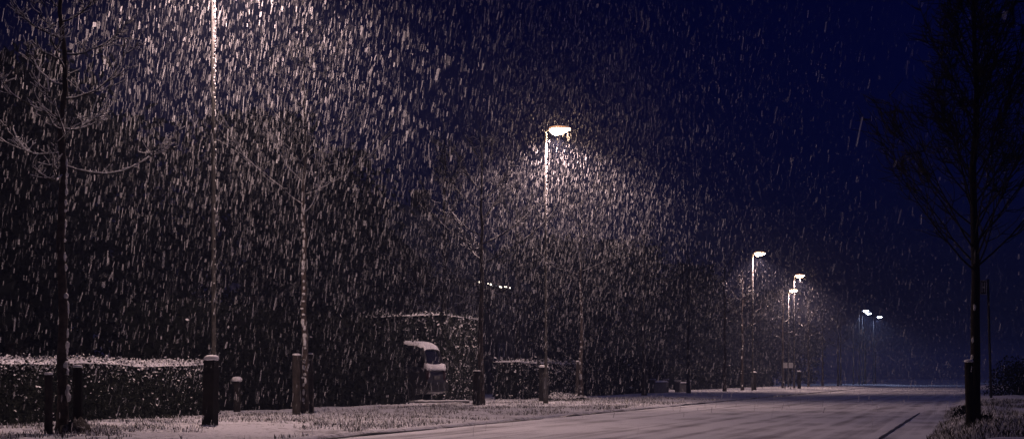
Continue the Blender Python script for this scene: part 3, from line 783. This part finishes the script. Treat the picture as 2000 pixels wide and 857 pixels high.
lamp('bluish-white far lamp, middle one of three', at(1684, 165), warm=False, arm=.38, seed=7, snow=False, energy=EN * .3)
lamp('bluish-white far lamp, rightmost and lowest of three', at(1706, 175), warm=False, arm=.38, seed=8, snow=False, energy=EN * .3)

# ------------------------------------------------------------------ parked cars
def car(label, loc, rotz, group=None):
    """small tall hatchback; local +X is the REAR end, origin at rear bumper on ground; body extends to -X"""
    t = thing('parked_car', label, 'car', on(loc, .0), rotz, group)
    Wd = .84
    # profile of lower body and cabin: (x, half width, z)
    b = MB()
    secs = [(.0, .30, .80), (-.06, .24, 1.02), (-.9, .20, 1.04), (-2.6, .20, 1.02), (-3.0, .22, .98), (-3.8, .26, .86), (-4.02, .34, .62)]
    rings = []
    for x, zb, zt in secs:
        k = 1.0 if -3.7 < x < -.1 else .9
        w_ = Wd * k
        rings.append([(x, -w_ * .96, zb), (x, -w_, zb + .18), (x, -w_ * 1.0, zt - .16), (x, -w_ * .9, zt), (x, w_ * .9, zt), (x, w_, zt - .16), (x, w_, zb + .18), (x, w_ * .96, zb)])
    b.loft(rings)
    # pillars and roof shell
    rf = [(-.16, 1.54), (-.35, 1.66), (-1.4, 1.70), (-2.1, 1.66), (-2.35, 1.60)]
    rings = [[(x, -.66, z - .07), (x, -.64, z - .01), (x, 0, z + .03), (x, .64, z - .01), (x, .66, z - .07), (x, 0, z - .05)] for x, z in rf]
    b.loft(rings)
    for s in (-1, 1):
        b.tube([(-.04, s * .74, 1.0), (-.2, s * .64, 1.56)], [.06, .05], 6)
        b.tube([(-1.2, s * .79, 1.0), (-1.2, s * .65, 1.62)], [.045, .04], 6)
        b.tube([(-2.95, s * .74, .98), (-2.3, s * .63, 1.58)], [.045, .04], 6)
    b.build('body', M_PAINT, t, smooth=False)
    def pane(name, pts, off):
        q = MB(); A = [np.array(p, float) for p in pts]; o_ = np.array(off, float)
        q.add(A + [p + o_ for p in A], [(0, 1, 2, 3), (7, 6, 5, 4), (0, 4, 5, 1), (1, 5, 6, 2), (2, 6, 7, 3), (3, 7, 4, 0)])
        return q.build(name, M_GLASS, t)
    pane('rear_window', [(-.05, -.66, 1.03), (-.05, .66, 1.03), (-.19, .58, 1.55), (-.19, -.58, 1.55)], (-.02, 0, 0))
    pane('windscreen', [(-2.92, -.68, .98), (-2.92, .68, .98), (-2.32, .58, 1.58), (-2.32, -.58, 1.58)], (.02, 0, 0))
    for s in (-1, 1):
        pane('side_window', [(-.12, s * .745, 1.03), (-1.15, s * .765, 1.03), (-1.15, s * .65, 1.58), (-.26, s * .645, 1.56)], (0, -s * .02, 0))
        pane('side_window', [(-1.25, s * .765, 1.03), (-2.82, s * .745, 1.0), (-2.3, s * .64, 1.56), (-1.25, s * .65, 1.58)], (0, -s * .02, 0))
    sn = MB(); rings = []
    for x, z in [(-.12, 1.52), (-.20, 1.66), (-.35, 1.74), (-1.4, 1.79), (-2.1, 1.74), (-2.4, 1.62)]:
        rings.append([(x, y, z - dz) for y, dz in ((-.69, .12), (-.66, .04), (-.5, .0), (0, -.02), (.5, .0), (.66, .04), (.69, .12))])
    sn.loft(rings, cap=False, closed=False); sn.build('roof_snow', M_SNOW, t, smooth=True)
    sn = MB()   # snow on the tail ledge, thick in the corners
    rings = []
    for y, h_, o_ in ((-.80, .10, -.02), (-.72, .13, 0), (-.5, .09, .02), (0, .075, .03), (.5, .09, .02), (.72, .13, 0), (.80, .10, -.02)):
        rings.append([(-.10, y, 1.0), (-.08, y, 1.02 + h_), (.0, y, 1.02 + h_ * .7), (.05 + o_, y, .98), (.035 + o_, y, .92), (-.02, y, .95)])
    sn.loft(rings); sn.build('ledge_snow', M_SNOW, t, smooth=True)
    sn = MB(); rings = []
    for x, z in [(-2.85, 1.03), (-3.1, 1.02), (-3.5, .98), (-3.85, .90), (-3.95, .80)]:
        rings.append([(x, y, z - dz) for y, dz in ((-.80, .14), (-.7, .02), (0, -.02), (.7, .02), (.80, .14))])
    sn.loft(rings, cap=False, closed=False); sn.build('bonnet_snow', M_SNOW, t, smooth=True)
    bp = MB(); bp.box((-.02, -.80, .36), (.09, .80, .56)); bp.build('bumper', M_SIGND, t)
    pl = MB(); pl.box((.012, -.26, .66), (.03, .26, .77)); pl.build('number_plate', M_PLATE, t)
    for s in (-1, 1):
        l = MB(); l.box((-.05, s * .70 - .06, .66), (.02, s * .70 + .06, .95)); l.build('tail_light', M_RED, t)
        m_ = MB(); m_.blob((-2.55, s * .93, 1.06), (.06, .09, .07), jit=0); m_.build('wing_mirror', M_PAINT, t, smooth=True)
        for x in (-.72, -3.2):
            wh = MB(); rings = []
            for y, r_ in ((.0, .24), (.0, .31), (.03, .325), (.17, .325), (.2, .31), (.2, .2)):
                rings.append([(x + math.cos(2*math.pi*j/20) * r_, s * (.68 + y), .325 + math.sin(2*math.pi*j/20) * r_) for j in range(20)])
            wh.loft(rings); wo = wh.build('wheel', M_TYRE, t)
            rm = MB(); rings = []
            for y, r_ in ((.18, .2), (.202, .2), (.195, .15), (.21, .05)):
                rings.append([(x + math.cos(2*math.pi*j/16) * r_, s * (.68 + y), .325 + math.sin(2*math.pi*j/16) * r_) for j in range(16)])
            rm.loft(rings); rm.build('rim', M_RIM, wo)
    return t
c0 = car('dark parked car with snow on roof and tail, backed up to the tall square-cut hedge', at(852, 44.6), ROTZ)
# kerb stones of the drive in front of the car
b = MB(); A, B = at(812, 43.2), at(915, 43.9)
rr = random.Random(8)
p0 = np.array((A[0], A[1], .04)); p1 = np.array((B[0], B[1], .04)); n = 10
o = thing('kerb_edging', 'low snow-topped edging stones in front of the parked car', 'edging')
dirn = (p1 - p0) / np.linalg.norm(p1 - p0); nr = np.array((-dirn[1], dirn[0], 0))
rings = []; rings2 = []
for i in range(n + 1):
    q = p0 + (p1 - p0) * i / n; j = rr.uniform(-.01, .01)
    rings.append([q - nr * .06, q - nr * .06 + (0, 0, .1 + j), q + nr * .06 + (0, 0, .1 + j), q + nr * .06])
    rings2.append([q - nr * .075 + (0, 0, .095), q - nr * .06 + (0, 0, .13 + j * 2), q + nr * .06 + (0, 0, .135 + j), q + nr * .075 + (0, 0, .095)])
b.loft(rings); b.build('stone', M_STONE, o)
b = MB(); b.loft(rings2); b.build('snow_cap', M_SNOW, o, smooth=True)

# low garden wall pieces with snow, between the trees left of the third lamp
def low_wall(label, loc, L, H):
    t = thing('garden_wall', label, 'garden wall', on(loc, .05), ROTZ, 'low garden walls with snow on top')
    b = MB(); b.box((-.2, 0, 0), (0, L, H)); b.build('wall', M_STONE, t)
    s = MB(); rings = []; g_ = random.Random(int(L * 100))
    nn = max(4, int(L / .25))
    for i in range(nn + 1):
        y = -.02 + (L + .04) * i / nn; k = g_.uniform(.8, 1.25)
        rings.append([(-.23, y, H - .01), (-.2, y, H + .05 * k), (-.1, y, H + .075 * k), (0, y, H + .05 * k), (.03, y, H - .01)])
    s.loft(rings); s.build('snow_cap', M_SNOW, t, smooth=True)
    for y in (0, L):
        p = MB(); p.box((-.22, y - .12, 0), (.02, y + .12, H + .10)); po = p.build('pillar', M_STONE, t)
        q = MB(); q.box((-.23, y - .13, H + .102), (.03, y + .13, H + .16)); q.build('snow_cap', M_SNOW, po)
low_wall('longer low garden wall with snow on top, left of the thick dark trunks', W(-14.6, 70.5), 3.2, .55)
low_wall('short low garden wall right of the gap between the dark trunks', W(-14.6, 76.5), 3.0, .5)

# notice board with two white panels
t = thing('notice_board', 'two small white panels on posts under the pair of warm lamps', 'notice board', on(at(1539, 98), .05), .1)
b = MB(); 
for x in (-.18, .18): b.box((x - .02, -.02, 0), (x + .02, .02, 1.75))
b.build('post', M_DWOOD, t)
for x in (-.18, .18):
    b = MB(); b.box((x - .14, -.05, 1.38), (x + .14, -.022, 1.72)); b.build('panel', M_WHITE, t)

# bus stop sign
dS = 42.0
t = thing('stop_sign', 'slim dark stop sign lettered H on a pole behind the right-hand tree', 'sign', on(at(1936, dS), .05), 0)
Hs = zof(545, dS) - t.location.z
b = MB(); b.tube([(0, 0, 0), (-.05, 0, Hs * .5), (-.09, 0, Hs)], [.035, .034, .032], 10); b.build('pole', M_SIGND, t, smooth=True)
b = MB(); 
xs = -.24; zt, zb = zof(547, dS) - t.location.z, zof(575, dS) - t.location.z
b.box((xs - .09, -.03, zb), (xs + .11, 0.0, zt)); sp_ = b.build('sign_panel', M_SIGND, t)
b = MB(); b.box((xs - .085, -.036, zb + .005), (xs - .065, -.031, zt - .005)); b.box((xs + .085, -.036, zb + .005), (xs + .105, -.031, zt - .005))
b.box((xs - .064, -.036, zt - .02), (xs + .084, -.031, zt - .005)); b.box((xs - .064, -.036, zb + .005), (xs + .084, -.031, zb + .02)); b.build('sign_border', M_SIGN, sp_)
b = MB(); b.box((xs - .035, -.036, zb + .06), (xs - .012, -.031, zt - .06)); b.box((xs + .032, -.036, zb + .06), (xs + .055, -.031, zt - .06)); b.box((xs - .0115, -.036, (zb + zt) / 2 - .014), (xs + .0315, -.031, (zb + zt) / 2 + .014)); b.build('sign_letter', M_SIGN, sp_)
b = MB(); 
for z in (zb + .06, zt - .06): b.tube([(-.085, .0, z), (xs + .1, -.01, z)], .012, 6)
b.build('bracket', M_SIGND, t)

# ------------------------------------------------------------------ falling snow
def snowfall():
    rs = np.random.RandomState(77)
    def sample(n, d0, d1, power, zmax, umin, umax):
        d = d0 + (d1 - d0) * rs.rand(n) ** power
        X = (rs.rand(n) * 1.3 - .65) * (2000 / F) * d * 1.0
        z = rs.rand(n) * zmax
        u = X - .3 * d
        top = CAM_H + (HZ + 120) / F * d
        keep = (u > umin) & (u < umax) & (z < top) & (z > .12)
        return np.stack([X, d, z], 1)[keep]
    P = np.concatenate([sample(NEAR, 15, 45, .62, 12.5, -24, 9), sample(FAR, 45, 120, .9, 10.5, -19, 5), sample(VFAR, 120, 190, 1, 9.5, -18, 4)])
    # the flakes far from any lamp stay unlit and unseen: keep only some of them
    Lp = np.array([(at(px, d_)[0] + .5, d_, 6.9) for px, d_ in ((417, 24.3), (1066, 43.2), (1470, 86), (1551, 104.5), (1540, 122), (1678, 159), (1706, 175))])
    df = P[:, None, :] - Lp[None]; df[:, :, 2] *= .8
    dist = np.sqrt((df ** 2).sum(2)).min(1)
    # (farther off the lamps overlap and the flakes close up into a mist)
    flo = .025 + .28 * np.clip((P[:, 1] - 50) / 50, 0, 1)
    P = P[rs.rand(len(P)) < np.clip((2.7 / np.maximum(dist, .1)) ** 2.5, flo, 1)]
    n = len(P); d = P[:, 1]
    Ln = np.exp(rs.normal(math.log(.076), .42, n)); wd = np.exp(rs.normal(math.log(.0054), .5, n))
    far = np.clip(d / 45, 1, 2.2); wd = wd * far ** .25
    # wind: tops lean to the right, with slow gusts through space
    gx = .13 + .22 * (fbm(P[:, 0] * .5 + 3, P[:, 2] * .5 + P[:, 1] * .35) - .5) + rs.normal(0, .07, n)
    gy = .20 * (fbm(P[:, 1] * .5 + 30, P[:, 2] * .5) - .5) + rs.normal(0, .12, n)
    ax = np.stack([gx, gy, np.ones(n)], 1); ax /= np.linalg.norm(ax, axis=1)[:, None]
    t = rs.rand(n) * 6.283
    e1 = np.stack([np.cos(t), np.sin(t), np.zeros(n)], 1); e1 -= ax * (e1 * ax).sum(1)[:, None]; e1 /= np.linalg.norm(e1, axis=1)[:, None]
    e2 = np.cross(ax, e1)
    rings = []
    for s_, k in ((-.5, .8), (.5, .8)):
        for j in range(3):
            a = 2 * math.pi * j / 3
            rings.append(P + ax * (Ln * s_)[:, None] + (e1 * math.cos(a) + e2 * math.sin(a)) * wd[:, None] + ax * (rs.normal(0, .004, n))[:, None])
    V = np.stack(rings, 1).reshape(-1, 3)
    i = np.arange(n) * 6
    q = np.concatenate([np.stack([i + a, i + b, i + b + 3, i + a + 3], 1) for a, b in ((0, 1), (1, 2), (2, 0))])
    tr = np.concatenate([np.stack([i, i + 2, i + 1], 1), np.stack([i + 3, i + 4, i + 5], 1)])
    o = link('falling_snow', mesh_np('falling_snow', V, [q, tr], M_FLAKE))
    tag(o, 'dense slanting snow falling through the lamp light', 'snow', kind='stuff')
    print('flakes', n)
NEAR, FAR, VFAR = 800000, 700000, 420000
snowfall()

# ------------------------------------------------------------------ haze
HAZE_D = 0.0017
b = MB(); b.box((-560, -220, -1.2), (760, 1180, 16))
hz = b.build('haze', None)
m = bpy.data.materials.new('haze_air'); m.use_nodes = True; nt = m.node_tree; nt.nodes.clear()
o = nt.nodes.new('ShaderNodeOutputMaterial'); v = nt.nodes.new('ShaderNodeVolumePrincipled')
v.inputs['Color'].default_value = (.55, .64, 1, 1); v.inputs['Density'].default_value = HAZE_D; v.inputs['Anisotropy'].default_value = 0.3
nt.links.new(v.outputs[0], o.inputs['Volume'])
hz.data.materials.clear(); hz.data.materials.append(m)
tag(hz, 'snowy night haze over the whole street', None, kind='stuff')

# ------------------------------------------------------------------ sky and added blue fill
w = bpy.data.worlds.new('World'); scene.world = w; w.use_nodes = True; nt = w.node_tree
sky = nt.nodes.new('ShaderNodeTexSky'); sky.sky_type = 'NISHITA'; sky.sun_disc = False
sky.sun_elevation = R(-3); sky.sun_rotation = R(75); sky.altitude = 0; sky.ozone_density = 6
mul = nt.nodes.new('ShaderNodeMix'); mul.data_type = 'RGBA'; mul.blend_type = 'MULTIPLY'; mul.inputs[0].default_value = 1
nt.links.new(sky.outputs[0], mul.inputs[6]); mul.inputs[7].default_value = (.14, .30, 1.0, 1)
bg = nt.nodes['Background']; nt.links.new(mul.outputs[2], bg.inputs['Color']); bg.inputs['Strength'].default_value = 0.22

sl = bpy.data.lights.new('blue_fill', 'SUN'); sl.energy = 0.15; sl.angle = R(40); sl.color = (.34, .36, 1)  # added fill that tints dim snow and shade blue, no moon behind it
so = bpy.data.objects.new('blue_fill', sl); COL.objects.link(so); so.rotation_euler = (R(35), 0, R(150))

# ------------------------------------------------------------------ camera and render
cam = bpy.data.cameras.new('camera'); co = bpy.data.objects.new('camera', cam); COL.objects.link(co)
co.location = (0, 0, CAM_H); co.rotation_euler = (R(90), 0, 0)
cam.sensor_fit = 'HORIZONTAL'; cam.sensor_width = 36; cam.lens = 36 * F / 2000
cam.shift_y = (HZ - 428.5) / 2000; cam.clip_start = .1; cam.clip_end = 5000
scene.camera = co
scene.render.engine = 'CYCLES'
c = scene.cycles
c.max_bounces = 4; c.diffuse_bounces = 2; c.glossy_bounces = 2; c.transmission_bounces = 2; c.volume_bounces = 0; c.transparent_max_bounces = 24
c.use_light_tree = True; c.sample_clamp_indirect = 2; c.sample_clamp_direct = 0
c.use_denoising = True; c.denoiser = 'OPENIMAGEDENOISE'; c.denoising_prefilter = 'ACCURATE'
c.use_adaptive_sampling = False
vs = scene.view_settings
vs.view_transform = 'Standard'; vs.look = 'None'; vs.exposure = 0; vs.gamma = 1; vs.use_curve_mapping = False
